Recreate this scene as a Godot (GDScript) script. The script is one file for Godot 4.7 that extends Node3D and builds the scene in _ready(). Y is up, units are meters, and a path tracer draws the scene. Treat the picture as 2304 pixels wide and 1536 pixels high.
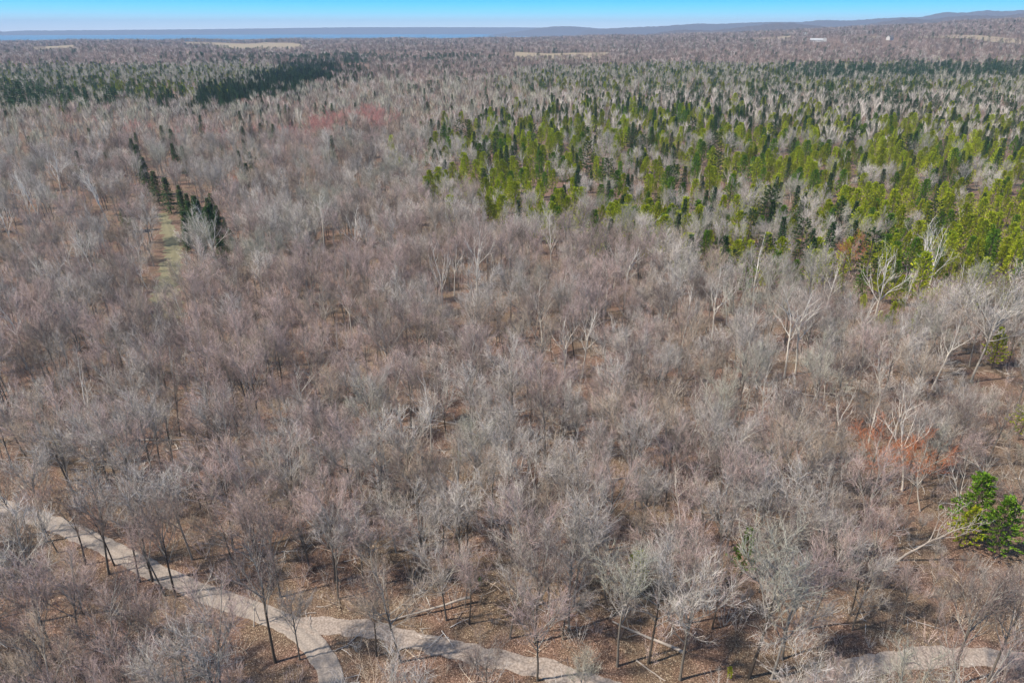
extends Node3D
# A drone's view over leafless hardwoods in early spring, a cedar swamp behind them, far woods, fields, a lake and hills.
# The camera stands at the origin, 62 m up, and looks towards -z.

const EYE := 62.0
const PITCH := 24.562

var rng := RandomNumberGenerator.new()
var patch := FastNoiseLite.new()
var lumps := FastNoiseLite.new()
var taken := {}
var zones := {}
var tracks: Array = []
var trail := PackedVector2Array()
var clearings: Array = []
var entries: Array = []
var marks: Array = []
var M := {}


func _ready() -> void:
	set_camera_and_light()
	rng.seed = 20240417
	patch.seed = 5
	patch.frequency = 1.0 / 70.0
	lumps.seed = 9
	lumps.frequency = 1.0 / 520.0
	make_materials()
	lay_out()
	build_ground()
	build_hills()
	build_tracks()
	build_fields()
	build_houses()
	make_prototypes()
	plant_heroes()
	plant_forest()
	build_logs()
	label_all()


# ------------------------------------------------------------------ camera, sky, sun

func set_camera_and_light() -> void:
	var cam := Camera3D.new()
	cam.name = "camera"
	cam.position = Vector3(0, EYE, 0)
	cam.rotation_degrees = Vector3(-PITCH, 0, 0)
	cam.fov = 53.13
	cam.near = 1.0
	cam.far = 30000.0
	add_child(cam)
	cam.current = true
	var sun := DirectionalLight3D.new()
	sun.name = "sun"
	sun.light_color = Color(1.0, 0.94, 0.86)
	sun.light_energy = 1.6
	sun.light_angular_distance = 2.0
	sun.shadow_enabled = true
	add_child(sun)
	sun.look_at_from_position(Vector3(-0.78, 1.0, 0.22) * 100.0, Vector3.ZERO)
	var e := Environment.new()
	e.background_mode = Environment.BG_SKY
	var g := Gradient.new()
	g.offsets = PackedFloat32Array([0.0, 0.42, 0.47, 0.4855, 0.4895, 0.4935, 0.4975, 0.5, 1.0])
	g.colors = PackedColorArray([Color(0.38, 0.5, 0.66), Color(0.42, 0.58, 0.75), Color(0.33, 0.66, 0.89), Color(0.24, 0.70, 0.94), Color(0.28, 0.76, 0.96), Color(0.50, 0.84, 0.96), Color(0.78, 0.91, 0.96), Color(0.92, 0.96, 0.98), Color(0.92, 0.96, 0.98)])
	var t := GradientTexture2D.new()
	t.gradient = g
	t.width = 32
	t.height = 2048
	t.fill_from = Vector2(0, 0)
	t.fill_to = Vector2(0, 1)
	var pan := PanoramaSkyMaterial.new()
	pan.panorama = t
	var sky := Sky.new()
	sky.sky_material = pan
	e.sky = sky
	e.background_energy_multiplier = 1.0
	e.tonemap_mode = Environment.TONE_MAPPER_LINEAR
	e.tonemap_exposure = 1.46
	e.fog_enabled = true
	e.fog_density = 0.00009
	e.fog_light_color = Color(0.73, 0.85, 1.0)
	e.sdfgi_enabled = true
	e.ssao_enabled = true
	e.ssil_enabled = true
	var w := WorldEnvironment.new()
	w.name = "environment"
	w.environment = e
	add_child(w)


# ------------------------------------------------------------------ mesh building

class Buf:
	var v := PackedVector3Array()
	var n := PackedVector3Array()
	var uv := PackedVector2Array()
	var c := PackedColorArray()
	var i := PackedInt32Array()
	var tinted := false
	var ink := Color.WHITE   # what the next pieces are coloured

	func tube(pts: Array, rad: Array, sides: int, tex := 1.0) -> void:
		var last := pts.size() - 1
		var axis: Vector3 = (pts[1] - pts[0]).normalized()
		var side := axis.cross(Vector3.RIGHT if absf(axis.x) < 0.8 else Vector3.FORWARD).normalized()
		var base := v.size()
		var run := 0.0
		for k in last + 1:
			axis = (pts[mini(k + 1, last)] - pts[maxi(k - 1, 0)]).normalized()
			side = (side - axis * side.dot(axis)).normalized()
			var up := axis.cross(side)
			if k > 0:
				run += (pts[k] - pts[k - 1]).length()
			for s in sides + 1:
				var a := TAU * s / sides
				var d := side * cos(a) + up * sin(a)
				v.append(pts[k] + d * rad[k])
				n.append(d)
				uv.append(Vector2(float(s) / sides, run * tex))
				if tinted:
					c.append(ink)
		var row := sides + 1
		for k in last:
			for s in sides:
				var a := base + k * row + s
				i.append_array(PackedInt32Array([a, a + row, a + 1, a + 1, a + row, a + row + 1]))

	func cap(p: Vector3, axis: Vector3, r: float, sides: int) -> void:
		var side := axis.cross(Vector3.RIGHT if absf(axis.x) < 0.8 else Vector3.FORWARD).normalized()
		var up := axis.cross(side)
		var base := v.size()
		v.append(p)
		n.append(axis)
		uv.append(Vector2(0.5, 0.0))
		for s in sides + 1:
			var a := TAU * s / sides
			v.append(p + (side * cos(a) + up * sin(a)) * r)
			n.append(axis)
			uv.append(Vector2(float(s) / sides, 0.0))
		for s in sides:
			i.append_array(PackedInt32Array([base, base + 2 + s, base + 1 + s]))

	func spike(a: Vector3, b: Vector3, r: float) -> void:
		var axis := (b - a).normalized()
		var side := axis.cross(Vector3.RIGHT if absf(axis.x) < 0.8 else Vector3.FORWARD).normalized()
		var up := axis.cross(side)
		var d1 := up * 0.866 - side * 0.5
		var d2 := up * -0.866 - side * 0.5
		var base := v.size()
		v.append_array(PackedVector3Array([a + side * r, a + d1 * r, a + d2 * r, b]))
		n.append_array(PackedVector3Array([side, d1, d2, axis]))
		uv.append_array(PackedVector2Array([Vector2.ZERO, Vector2(0.3, 0), Vector2(0.6, 0), Vector2(0, 0.5)]))
		if tinted:
			c.append_array(PackedColorArray([ink, ink, ink, ink]))
		i.append_array(PackedInt32Array([base, base + 3, base + 1, base + 1, base + 3, base + 2, base + 2, base + 3, base]))

	func leaf(p: Vector3, dir: Vector3, side: Vector3, l: float, w: float, col: Color) -> void:
		var nn := side.cross(dir).normalized()
		var base := v.size()
		var mid := p + dir * l * 0.55 + nn * l * 0.12
		v.append_array(PackedVector3Array([p, mid + side * w, p + dir * l, mid - side * w]))
		n.append_array(PackedVector3Array([nn, (nn + side * 0.4).normalized(), nn, (nn - side * 0.4).normalized()]))
		uv.append_array(PackedVector2Array([Vector2(0.5, 0), Vector2(1, 0.5), Vector2(0.5, 1), Vector2(0, 0.5)]))
		c.append_array(PackedColorArray([col, col, col, col]))
		i.append_array(PackedInt32Array([base, base + 2, base + 1, base, base + 3, base + 2]))

	func join(o: Buf) -> void:
		var base := v.size()
		v.append_array(o.v)
		n.append_array(o.n)
		uv.append_array(o.uv)
		c.append_array(o.c)
		for k in o.i:
			i.append(k + base)

	func into(m: ArrayMesh, mat: Material) -> void:
		var a := []
		a.resize(Mesh.ARRAY_MAX)
		a[Mesh.ARRAY_VERTEX] = v
		a[Mesh.ARRAY_NORMAL] = n
		a[Mesh.ARRAY_TEX_UV] = uv
		if c.size() == v.size():
			a[Mesh.ARRAY_COLOR] = c
		a[Mesh.ARRAY_INDEX] = i
		m.add_surface_from_arrays(Mesh.PRIMITIVE_TRIANGLES, a)
		m.surface_set_material(m.get_surface_count() - 1, mat)

	func made(mat: Material) -> ArrayMesh:
		var m := ArrayMesh.new()
		into(m, mat)
		return m


func numbered(called: String) -> String:
	var k: int = taken.get(called, 0)
	taken[called] = k + 1
	return called if k == 0 else "%s_%03d" % [called, k]


func part(called: String, m: Mesh, parent: Node3D) -> MeshInstance3D:
	var o := MeshInstance3D.new()
	o.name = called
	o.mesh = m
	parent.add_child(o, true)
	return o


func structure(called: String, m: Mesh, label: String) -> MeshInstance3D:
	var o := MeshInstance3D.new()
	o.name = numbered(called)
	o.mesh = m
	o.set_meta("kind", "structure")
	o.set_meta("label", label)
	add_child(o, true)
	return o


func tag(o: Node3D, label: String, category: String, group := "") -> void:
	o.set_meta("label", label)
	o.set_meta("category", category)
	if group:
		o.set_meta("group", group)


# ------------------------------------------------------------------ materials

func lin(r: float, g: float, b: float) -> Color:
	return Color(r, g, b).linear_to_srgb()


func speckle(kind: int, freq: float, size: int, offs: Array, cols: Array, octaves := 1, sd := 1) -> NoiseTexture2D:
	var f := FastNoiseLite.new()
	f.seed = sd
	f.noise_type = kind
	f.frequency = freq
	f.cellular_return_type = FastNoiseLite.RETURN_CELL_VALUE
	f.cellular_jitter = 1.0
	f.fractal_type = FastNoiseLite.FRACTAL_FBM if octaves > 1 else FastNoiseLite.FRACTAL_NONE
	f.fractal_octaves = octaves
	var g := Gradient.new()
	g.offsets = PackedFloat32Array(offs)
	g.colors = PackedColorArray(cols)
	var t := NoiseTexture2D.new()
	t.width = size
	t.height = size
	t.seamless = true
	t.seamless_blend_skirt = 0.08
	t.noise = f
	t.color_ramp = g
	return t


func mat(called: String, albedo: Color, rough := 0.9, tex: Texture2D = null, uvs := Vector3.ONE) -> StandardMaterial3D:
	var m := StandardMaterial3D.new()
	m.resource_name = called
	m.albedo_color = albedo
	m.roughness = rough
	m.metallic_specular = 0.25
	if tex:
		m.albedo_texture = tex
		m.uv1_scale = uvs
	M[called] = m
	return m


func make_materials() -> void:
	var cell := FastNoiseLite.TYPE_CELLULAR
	var soft := FastNoiseLite.TYPE_SIMPLEX_SMOOTH
	# fallen leaves: chips of brown, rust and pale tan
	var litter := speckle(cell, 0.11, 1024, [0.0, 0.2, 0.4, 0.58, 0.76, 0.9, 1.0],
		[lin(0.04, 0.027, 0.022), lin(0.13, 0.084, 0.066), lin(0.21, 0.142, 0.115), lin(0.09, 0.06, 0.049), lin(0.36, 0.265, 0.22), lin(0.14, 0.094, 0.075), lin(0.66, 0.55, 0.47)])
	var g := mat("leaf_litter", Color.WHITE, 0.95, litter, Vector3(1, 1, 1))
	g.detail_enabled = true
	g.detail_blend_mode = BaseMaterial3D.BLEND_MODE_MUL
	g.detail_uv_layer = BaseMaterial3D.DETAIL_UV_2
	g.detail_albedo = speckle(soft, 0.012, 512, [0.0, 0.35, 0.6, 1.0], [lin(0.68, 0.66, 0.62), lin(1.0, 0.92, 0.9), lin(0.88, 0.92, 0.84), lin(1.0, 1.0, 1.0)], 4, 3)
	g.vertex_color_use_as_albedo = true
	var sand := speckle(soft, 0.035, 1024, [0.0, 0.35, 0.6, 1.0], [lin(0.17, 0.15, 0.135), lin(0.255, 0.225, 0.203), lin(0.29, 0.26, 0.236), lin(0.38, 0.345, 0.315)], 5, 4)
	mat("track_gravel", Color.WHITE, 0.95, sand, Vector3(1, 1, 1))
	var worn := speckle(soft, 0.06, 512, [0.0, 0.4, 0.6, 1.0], [lin(0.17, 0.14, 0.122), lin(0.26, 0.224, 0.2), lin(0.31, 0.27, 0.243), lin(0.42, 0.375, 0.34)], 5, 5)
	mat("worn_gravel", Color.WHITE, 0.95, worn, Vector3(1, 1, 1))
	var turf := speckle(soft, 0.05, 512, [0.0, 0.4, 0.6, 1.0], [lin(0.11, 0.095, 0.065), lin(0.19, 0.165, 0.115), lin(0.17, 0.175, 0.1), lin(0.27, 0.235, 0.17)], 5, 6)
	mat("turf", Color.WHITE, 0.95, turf, Vector3(1, 1, 1))
	var straw := speckle(soft, 0.03, 512, [0.0, 0.5, 1.0], [lin(0.2, 0.165, 0.11), lin(0.28, 0.23, 0.155), lin(0.34, 0.29, 0.2)], 4, 7)
	mat("straw_field", Color.WHITE, 0.95, straw, Vector3(1, 1, 1))
	mat("hill_woods", Color.WHITE, 0.95, speckle(soft, 0.06, 512, [0.0, 0.45, 0.7, 1.0], [lin(0.035, 0.045, 0.045), lin(0.085, 0.08, 0.09), lin(0.115, 0.1, 0.105), lin(0.17, 0.15, 0.14)], 5, 8), Vector3(1, 1, 1))
	mat("lake_water", lin(0.03, 0.09, 0.15), 0.25).metallic_specular = 0.5
	# barks
	var rough_bark := speckle(soft, 0.06, 256, [0.0, 0.4, 0.65, 1.0], [lin(0.05, 0.045, 0.04), lin(0.12, 0.105, 0.095), lin(0.2, 0.19, 0.17), lin(0.34, 0.33, 0.29)], 4, 11)
	mat("trunk_bark", Color.WHITE, 0.95, rough_bark, Vector3(2, 1, 1))
	mat("dark_bark", lin(0.6, 0.56, 0.54), 0.95, rough_bark, Vector3(2, 1, 1))
	var limb_bark := speckle(soft, 0.05, 256, [0.0, 0.45, 0.7, 1.0], [lin(0.16, 0.15, 0.14), lin(0.3, 0.285, 0.265), lin(0.4, 0.385, 0.35), lin(0.55, 0.54, 0.49)], 4, 12)
	mat("limb_bark", Color.WHITE, 0.95, limb_bark, Vector3(2, 1, 1))
	var white_bark := speckle(soft, 0.09, 256, [0.0, 0.28, 0.36, 0.7, 1.0], [lin(0.04, 0.035, 0.03), lin(0.14, 0.12, 0.1), lin(0.62, 0.58, 0.52), lin(0.72, 0.69, 0.63), lin(0.8, 0.77, 0.72)], 3, 13)
	mat("birch_bark", Color.WHITE, 0.8, white_bark, Vector3(1, 3, 1))
	mat("birch_limb", lin(0.68, 0.655, 0.61), 0.85)
	mat("dead_wood", Color.WHITE, 0.9, speckle(soft, 0.05, 256, [0.0, 0.4, 1.0], [lin(0.16, 0.145, 0.13), lin(0.34, 0.31, 0.285), lin(0.5, 0.47, 0.43)], 4, 14), Vector3(2, 1, 1))
	mat("conifer_bark", lin(0.13, 0.1, 0.085), 0.95)
	# twigs, by the kind of tree
	mat("twig_rose", lin(0.57, 0.47, 0.455)).vertex_color_use_as_albedo = true
	mat("twig_grey", lin(0.56, 0.54, 0.52)).vertex_color_use_as_albedo = true
	mat("twig_ash", lin(0.51, 0.525, 0.46)).vertex_color_use_as_albedo = true
	mat("twig_tan", lin(0.5, 0.43, 0.36)).vertex_color_use_as_albedo = true
	mat("twig_brown", lin(0.27, 0.225, 0.21)).vertex_color_use_as_albedo = true
	mat("twig_pale", lin(0.72, 0.7, 0.67)).vertex_color_use_as_albedo = true
	mat("twig_red", lin(0.64, 0.335, 0.315)).vertex_color_use_as_albedo = true
	mat("twig_orange", lin(0.68, 0.25, 0.11)).vertex_color_use_as_albedo = true
	mat("twig_birch", lin(0.42, 0.33, 0.3)).vertex_color_use_as_albedo = true
	var any := mat("wood_any", Color.WHITE, 0.95)
	any.vertex_color_use_as_albedo = true
	for f in [["cedar_leaf", 0.75], ["spruce_leaf", 0.85], ["pine_leaf", 0.8]]:
		var m := mat(f[0], Color.WHITE, f[1])
		m.vertex_color_use_as_albedo = true
		m.backlight_enabled = true
		m.backlight = Color(0.35, 0.38, 0.25)
	mat("white_boards", lin(0.5, 0.5, 0.49), 0.7)
	mat("metal_roof", lin(0.4, 0.42, 0.44), 0.5)
	mat("shingle_roof", lin(0.16, 0.15, 0.15), 0.9)
	mat("window_glass", lin(0.03, 0.035, 0.04), 0.1)
	mat("door_paint", lin(0.22, 0.12, 0.09), 0.7)
	mat("chimney_brick", lin(0.28, 0.13, 0.1), 0.9)


# ------------------------------------------------------------------ the lie of the land

func crest(az: float) -> float:
	var k := [[-60.0, 8.0], [-34.0, 8.0], [-15.0, 9.0], [0.0, 14.0], [10.0, 24.0], [20.0, 45.0], [34.0, 86.0], [60.0, 110.0]]
	if az <= k[0][0]:
		return k[0][1]
	for j in k.size() - 1:
		if az <= k[j + 1][0]:
			return remap(az, k[j][0], k[j + 1][0], k[j][1], k[j + 1][1])
	return 110.0


func land(x: float, z: float) -> float:
	var r := sqrt(x * x + z * z)
	var az := rad_to_deg(atan2(x, -z))
	var low := lerpf(-30.0, 15.0, smoothstep(6.0, 16.0, az))
	var h := crest(az) * smoothstep(1100.0, 3400.0, r)
	h += lumps.get_noise_2d(x, z) * 13.0 * smoothstep(900.0, 2200.0, r) * (1.0 - smoothstep(3800.0, 5000.0, r))
	return lerpf(h, low, smoothstep(3600.0, 5200.0, r))


func P2(list: Array) -> PackedVector2Array:
	var p := PackedVector2Array()
	for q in list:
		p.append(Vector2(q[0], q[1]))
	return p


func lay_out() -> void:
	zones.cedar = P2([[-49, -349], [-48, -511], [0, -595], [62, -685], [258, -771], [480, -760], [640, -640], [480, -430], [250, -200], [150, -142], [117, -147], [109, -152], [84, -143], [79, -160], [64, -175], [48, -177], [30, -198], [15, -214], [-10, -222], [-35, -285]])
	zones.swamp_east = P2([[0, -1147], [277, -1320], [592, -1314], [1150, -1262], [900, -640], [480, -600], [258, -738], [62, -685], [0, -710]])
	zones.swamp_west = P2([[-1000, -1236], [-704, -1294], [-475, -1333], [-320, -1147], [-264, -941], [-303, -840], [-307, -684], [-300, -570], [-340, -548], [-500, -541]])
	zones.grove = P2([[-267, -555], [-311, -684], [-297, -770], [-326, -905], [-369, -1148], [-380, -1334], [-319, -1300], [-225, -1024], [-199, -855], [-231, -770], [-209, -616], [-205, -562], [-235, -548]])
	zones.dark_1 = P2([[-703, -1621], [-509, -1533], [-474, -1426], [-619, -1423]])
	zones.dark_2 = P2([[-560, -1780], [-428, -1733], [-332, -1336], [-447, -1407]])
	zones.dark_3 = P2([[-425, -1847], [-300, -1727], [-233, -1334], [-309, -1335]])
	zones.dark_4 = P2([[-978, -2511], [-902, -2574], [-695, -1977], [-771, -1975]])
	zones.dark_5 = P2([[-200, -1640], [-52, -1690], [-38, -1487], [-162, -1334]])
	zones.dark_6 = P2([[442, -1164], [950, -1181], [800, -965], [357, -906]])
	zones.dark_7 = P2([[-560, -758], [-414, -734], [-327, -569], [-460, -599]])
	tracks = [
		P2([[-110, -97], [-90, -87], [-79.6, -82.5], [-73.2, -78.9], [-64.9, -75.8], [-56.7, -72.2], [-48.6, -67.9], [-41.2, -64.2], [-34.7, -61.4], [-28.5, -59], [-24.3, -56.8], [-21.7, -54.6], [-19.8, -52], [-18.4, -48.8], [-17, -44.9], [-15, -36], [-13, -20]]),
		P2([[-27.5, -58.6], [-24.5, -57.6], [-20.5, -57.4], [-15.8, -56.9], [-11.5, -55.5], [-7.5, -54.5], [-3.5, -53.4], [0.4, -52.4], [4.2, -51.4], [7.8, -50], [12.2, -48.3], [20, -46.3], [28.3, -47.8], [32.3, -49.8], [35.2, -51.1], [38.6, -52.3], [43.8, -53], [48.8, -53.3], [55.2, -52.6], [70, -50]]),
	]
	trail = P2([[-80, -148], [-86.4, -159.4], [-92.3, -172.4], [-98, -187.4], [-105.3, -205.1], [-116.1, -225.6], [-129.6, -249.8], [-146, -279.8], [-166.9, -316.6], [-190.4, -357.2]])
	clearings = [
		P2([[-1330, -2080], [-1195, -2000], [-1215, -2100], [-1600, -2700], [-1641, -2513]]),
		P2([[-1180, -2690], [-860, -2310], [-640, -2320], [-901, -3070], [-1446, -3289]]),
		P2([[0, -1560], [90, -1490], [200, -1580], [251, -1900], [130, -1840], [9, -1872]]),
		P2([[765, -2390], [850, -2280], [945, -2529], [837, -2613]]),
		P2([[965, -2110], [1010, -2050], [1125, -2286], [1061, -2339]]),
		P2([[1090, -2000], [1105, -1850], [1150, -1670], [1400, -1690], [1230, -1780], [1175, -1979], [1143, -2105]]),
		P2([[758, -1917], [816, -1853], [987, -2246], [934, -2365]]),
		P2([[897, -1816], [928, -1782], [1119, -2156], [1090, -2214]]),
		P2([[-262, -1105], [-210, -1080], [-282, -1451], [-343, -1450]]),
	]


func off_line(p: Vector2, line: PackedVector2Array) -> float:
	var best := 1e9
	for k in line.size() - 1:
		best = minf(best, p.distance_squared_to(Geometry2D.get_closest_point_to_segment(p, line[k], line[k + 1])))
	return sqrt(best)


func within(p: Vector2, called: String) -> bool:
	var k := p.length() * 0.1
	var q := p + Vector2(patch.get_noise_2d(p.x * 2.2, p.y * 2.2 + 700.0), patch.get_noise_2d(p.x * 2.2 + 400.0, p.y * 2.2)) * k
	return Geometry2D.is_point_in_polygon(q, zones[called])


func sheet(rows: Array, wrap: bool, colors: Array = []) -> Buf:   # rows of points, each row the same length
	var b := Buf.new()
	var w: int = rows[0].size()
	for r in rows:
		for p in r:
			b.v.append(p)
			b.uv.append(Vector2(p.x, p.z))
	for c in colors:
		b.c.append(c)
	b.n.resize(b.v.size())
	for k in rows.size() - 1:
		for j in w - 1:
			var a := k * w + j
			var nn: Vector3 = (b.v[a + 1] - b.v[a]).cross(b.v[a + w] - b.v[a])
			if nn.y > 0.0:
				b.i.append_array(PackedInt32Array([a, a + w, a + 1, a + 1, a + w, a + w + 1]))
			else:
				b.i.append_array(PackedInt32Array([a, a + 1, a + w, a + 1, a + w + 1, a + w]))
				nn = -nn
			for q in [a, a + 1, a + w, a + w + 1]:
				b.n[q] += nn
	for k in b.n.size():
		b.n[k] = b.n[k].normalized() if b.n[k].length() > 0.0 else Vector3.UP
	return b


func build_ground() -> void:
	var rows := []
	var azs := []
	var a := -180.0
	while a <= 180.0:
		azs.append(a)
		a += 0.5 if absf(a) < 45.0 else 5.0
	var r := 4.0
	var cols := []
	while r < 9300.0:
		var row := []
		for az in azs:
			var x: float = sin(deg_to_rad(az)) * r
			var z: float = -cos(deg_to_rad(az)) * r
			row.append(Vector3(x, land(x, z) + patch.get_noise_2d(x * 3.0, z * 3.0) * 0.02, z))
			var t := 0.5 + 0.5 * patch.get_noise_2d(x + 900.0, z)
			cols.append(Color(1, 1, 1).lerp(Color(0.84, 0.87, 0.8), t))
		rows.append(row)
		r *= 1.035
	var b := sheet(rows, false, cols)
	var st := ArrayMesh.new()
	var arr := []
	arr.resize(Mesh.ARRAY_MAX)
	arr[Mesh.ARRAY_VERTEX] = b.v
	arr[Mesh.ARRAY_NORMAL] = b.n
	var uv2 := PackedVector2Array()
	var uv1 := PackedVector2Array()
	for q in b.uv:
		uv1.append(q / 9.0)
		uv2.append(q / 83.0)
	arr[Mesh.ARRAY_TEX_UV] = uv1
	arr[Mesh.ARRAY_TEX_UV2] = uv2
	arr[Mesh.ARRAY_COLOR] = b.c
	arr[Mesh.ARRAY_INDEX] = b.i
	st.add_surface_from_arrays(Mesh.PRIMITIVE_TRIANGLES, arr)
	st.surface_set_material(0, M.leaf_litter)
	structure("ground", st, "forest floor of brown fallen leaves running out to the lake")
	var lake := PlaneMesh.new()
	lake.size = Vector2(27000, 10000)
	lake.material = M.lake_water
	var w := structure("water", lake, "pale blue lake along the horizon")
	w.position = Vector3(0, -8, -8900)


func build_ridge(called: String, label: String, profile: Array, dist: float, deep: float, foot: float, step: float) -> void:
	var rows := []
	var n := FastNoiseLite.new()
	n.seed = called.length()
	n.frequency = 1.0 / 420.0
	var across := [[-1.0, 0.0], [-0.55, 0.3], [-0.3, 0.62], [-0.12, 0.9], [0.0, 1.0], [0.3, 0.8], [1.0, 0.0]]
	for c in across:
		var row := []
		var az: float = profile[0][0]
		while az <= profile[-1][0]:
			var j := 0
			while j < profile.size() - 2 and az > profile[j + 1][0]:
				j += 1
			var top := remap(az, profile[j][0], profile[j + 1][0], profile[j][1], profile[j + 1][1])
			var r: float = dist + c[0] * deep
			var x := sin(deg_to_rad(az)) * r
			var z := -cos(deg_to_rad(az)) * r
			var h: float = foot + (top - foot) * c[1]
			h += n.get_noise_2d(x, z) * (top - foot) * 0.13 * sin(c[1] * PI)
			h += n.get_noise_2d(x * 7.0, z * 7.0) * 5.0 * c[1]
			row.append(Vector3(x, h, z))
			az += step
		rows.append(row)
	var b := sheet(rows, false)
	for k in b.uv.size():
		b.uv[k] = b.uv[k] / 700.0
	structure(called, b.made(M.hill_woods), label)


func build_hills() -> void:
	# heights of the skyline by bearing
	build_ridge("far_shore_hills", "low blue wooded shore across the lake", [[-44, 22], [-40, 22], [-34, 36], [-33, 47], [-28, 54], [-22, 66], [-16, 84], [-12, 96], [-6, 97], [0, 95], [4, 88], [9, 70]], 13000.0, 1100.0, -12.0, 0.1)
	build_ridge("headland_hills", "low double hill beyond the end of the lake", [[-2, -8], [0.5, 40], [2, 78], [3.3, 96], [4.5, 98], [6, 82], [8, 40]], 9300.0, 800.0, -12.0, 0.1)
	build_ridge("hills", "long blue wooded hills along the right of the skyline", [[4.5, -4], [5.8, 62], [8, 76], [11, 92], [14, 118], [15.2, 112], [17, 122], [19, 130], [21, 128], [22.4, 146], [24.2, 140], [26, 158], [28.5, 168], [29.6, 205], [31.0, 200], [32, 218], [33, 208], [34.5, 222], [36, 214], [44, 190]], 8000.0, 1500.0, 6.0, 0.1)
	build_ridge("near_hill", "wooded purple hill below the blue skyline hills", [[8, 0], [11, 44], [13, 62], [15, 56], [17, 74], [19.5, 98], [21, 92], [23, 72], [25, 84], [27.5, 118], [29, 112], [31, 132], [33, 126], [34.5, 144], [40, 150], [46, 130]], 4700.0, 800.0, 8.0, 0.15)


func ribbon(line: PackedVector2Array, width: float, lift: float, tex: float, sd: int, rag: float, end := -1.0) -> Buf:
	var c := Curve2D.new()
	for k in line.size():
		var d: Vector2 = (line[mini(k + 1, line.size() - 1)] - line[maxi(k - 1, 0)]) / 6.0
		c.add_point(line[k], -d, d)
	var pts := c.tessellate_even_length(5, 1.0)
	var n := FastNoiseLite.new()
	n.seed = sd
	n.frequency = 0.22
	var across := [-1.0, -0.93, -0.6, -0.45, -0.2, 0.0, 0.2, 0.45, 0.6, 0.93, 1.0]
	var rut := [-0.1, 0.02, -0.05, -0.09, 0.0, 0.05, 0.0, -0.09, -0.05, 0.02, -0.1]
	var rows := []
	for j in across.size():
		var row := []
		for k in pts.size():
			var t := (pts[mini(k + 1, pts.size() - 1)] - pts[maxi(k - 1, 0)]).normalized()
			var o := Vector2(-t.y, t.x)
			var s: float = across[j] * (lerpf(width, width if end < 0.0 else end, float(k) / pts.size()) * 0.5 + n.get_noise_2d(k, 40.0 * signf(across[j])) * rag)
			var p := pts[k] + o * s
			row.append(Vector3(p.x, land(p.x, p.y) + lift + rut[j], p.y))
		rows.append(row)
	var b := sheet(rows, false)
	for k in b.uv.size():
		b.uv[k] = b.uv[k] / tex
	return b


func build_tracks() -> void:
	structure("gravel_road", ribbon(tracks[0], 2.6, 0.12, 11.0, 2, 0.35).made(M.track_gravel), "pale gravel track curving through the trees at lower left")
	structure("side_road", ribbon(tracks[1], 2.4, 0.116, 11.0, 3, 0.6).made(M.worn_gravel), "narrower gravel track crossing the bottom of the wood")
	structure("grassy_path", ribbon(trail.slice(0, 7), 7.0, 0.12, 9.0, 4, 2.4, 3.0).made(M.turf), "grassy ride running back between the bare trees")


func build_fields() -> void:
	var names := ["tan field at the far left with trees behind", "long tan field behind the left woods near the lake", "pale mown field in the middle distance", "small tan field before the right hills", "tan field right of the white barn", "long straw strip at the far right"]
	for k in 6:
		var poly: PackedVector2Array = clearings[k]
		var lo := poly[0]
		var hi := poly[0]
		for p in poly:
			lo = lo.min(p)
			hi = hi.max(p)
		var step := 22.0
		var b := Buf.new()
		var x := lo.x
		while x < hi.x:
			var z := lo.y
			while z < hi.y:
				var cell := PackedVector2Array([Vector2(x, z), Vector2(x + step, z), Vector2(x + step, z + step), Vector2(x, z + step)])
				for piece in Geometry2D.intersect_polygons(poly, cell):
					if Geometry2D.is_polygon_clockwise(piece):
						piece.reverse()
					var base := b.v.size()
					for p in piece:
						b.v.append(Vector3(p.x, land(p.x, p.y) + 1.2, p.y))
						b.n.append(Vector3.UP)
						b.uv.append(p / 60.0)
					for j in piece.size() - 2:
						b.i.append_array(PackedInt32Array([base, base + j + 1, base + j + 2]))
				z += step
			x += step
		structure("field", b.made(M.straw_field), names[k])


# ------------------------------------------------------------------ houses

func block(size: Vector3, at: Vector3) -> Buf:
	var b := Buf.new()
	var h := size * 0.5
	for f in [[Vector3.RIGHT, Vector3.UP], [Vector3.LEFT, Vector3.UP], [Vector3.UP, Vector3.BACK], [Vector3.DOWN, Vector3.BACK], [Vector3.BACK, Vector3.UP], [Vector3.FORWARD, Vector3.UP]]:
		var nn: Vector3 = f[0]
		var up: Vector3 = f[1]
		var side := up.cross(nn)
		var base := b.v.size()
		for q in [[-1, -1], [1, -1], [1, 1], [-1, 1]]:
			b.v.append(at + (nn + side * q[0] + up * q[1]) * h)
			b.n.append(nn)
			b.uv.append(Vector2(q[0], q[1]) * 0.5)
		b.i.append_array(PackedInt32Array([base, base + 2, base + 1, base, base + 3, base + 2]))
	return b


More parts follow.
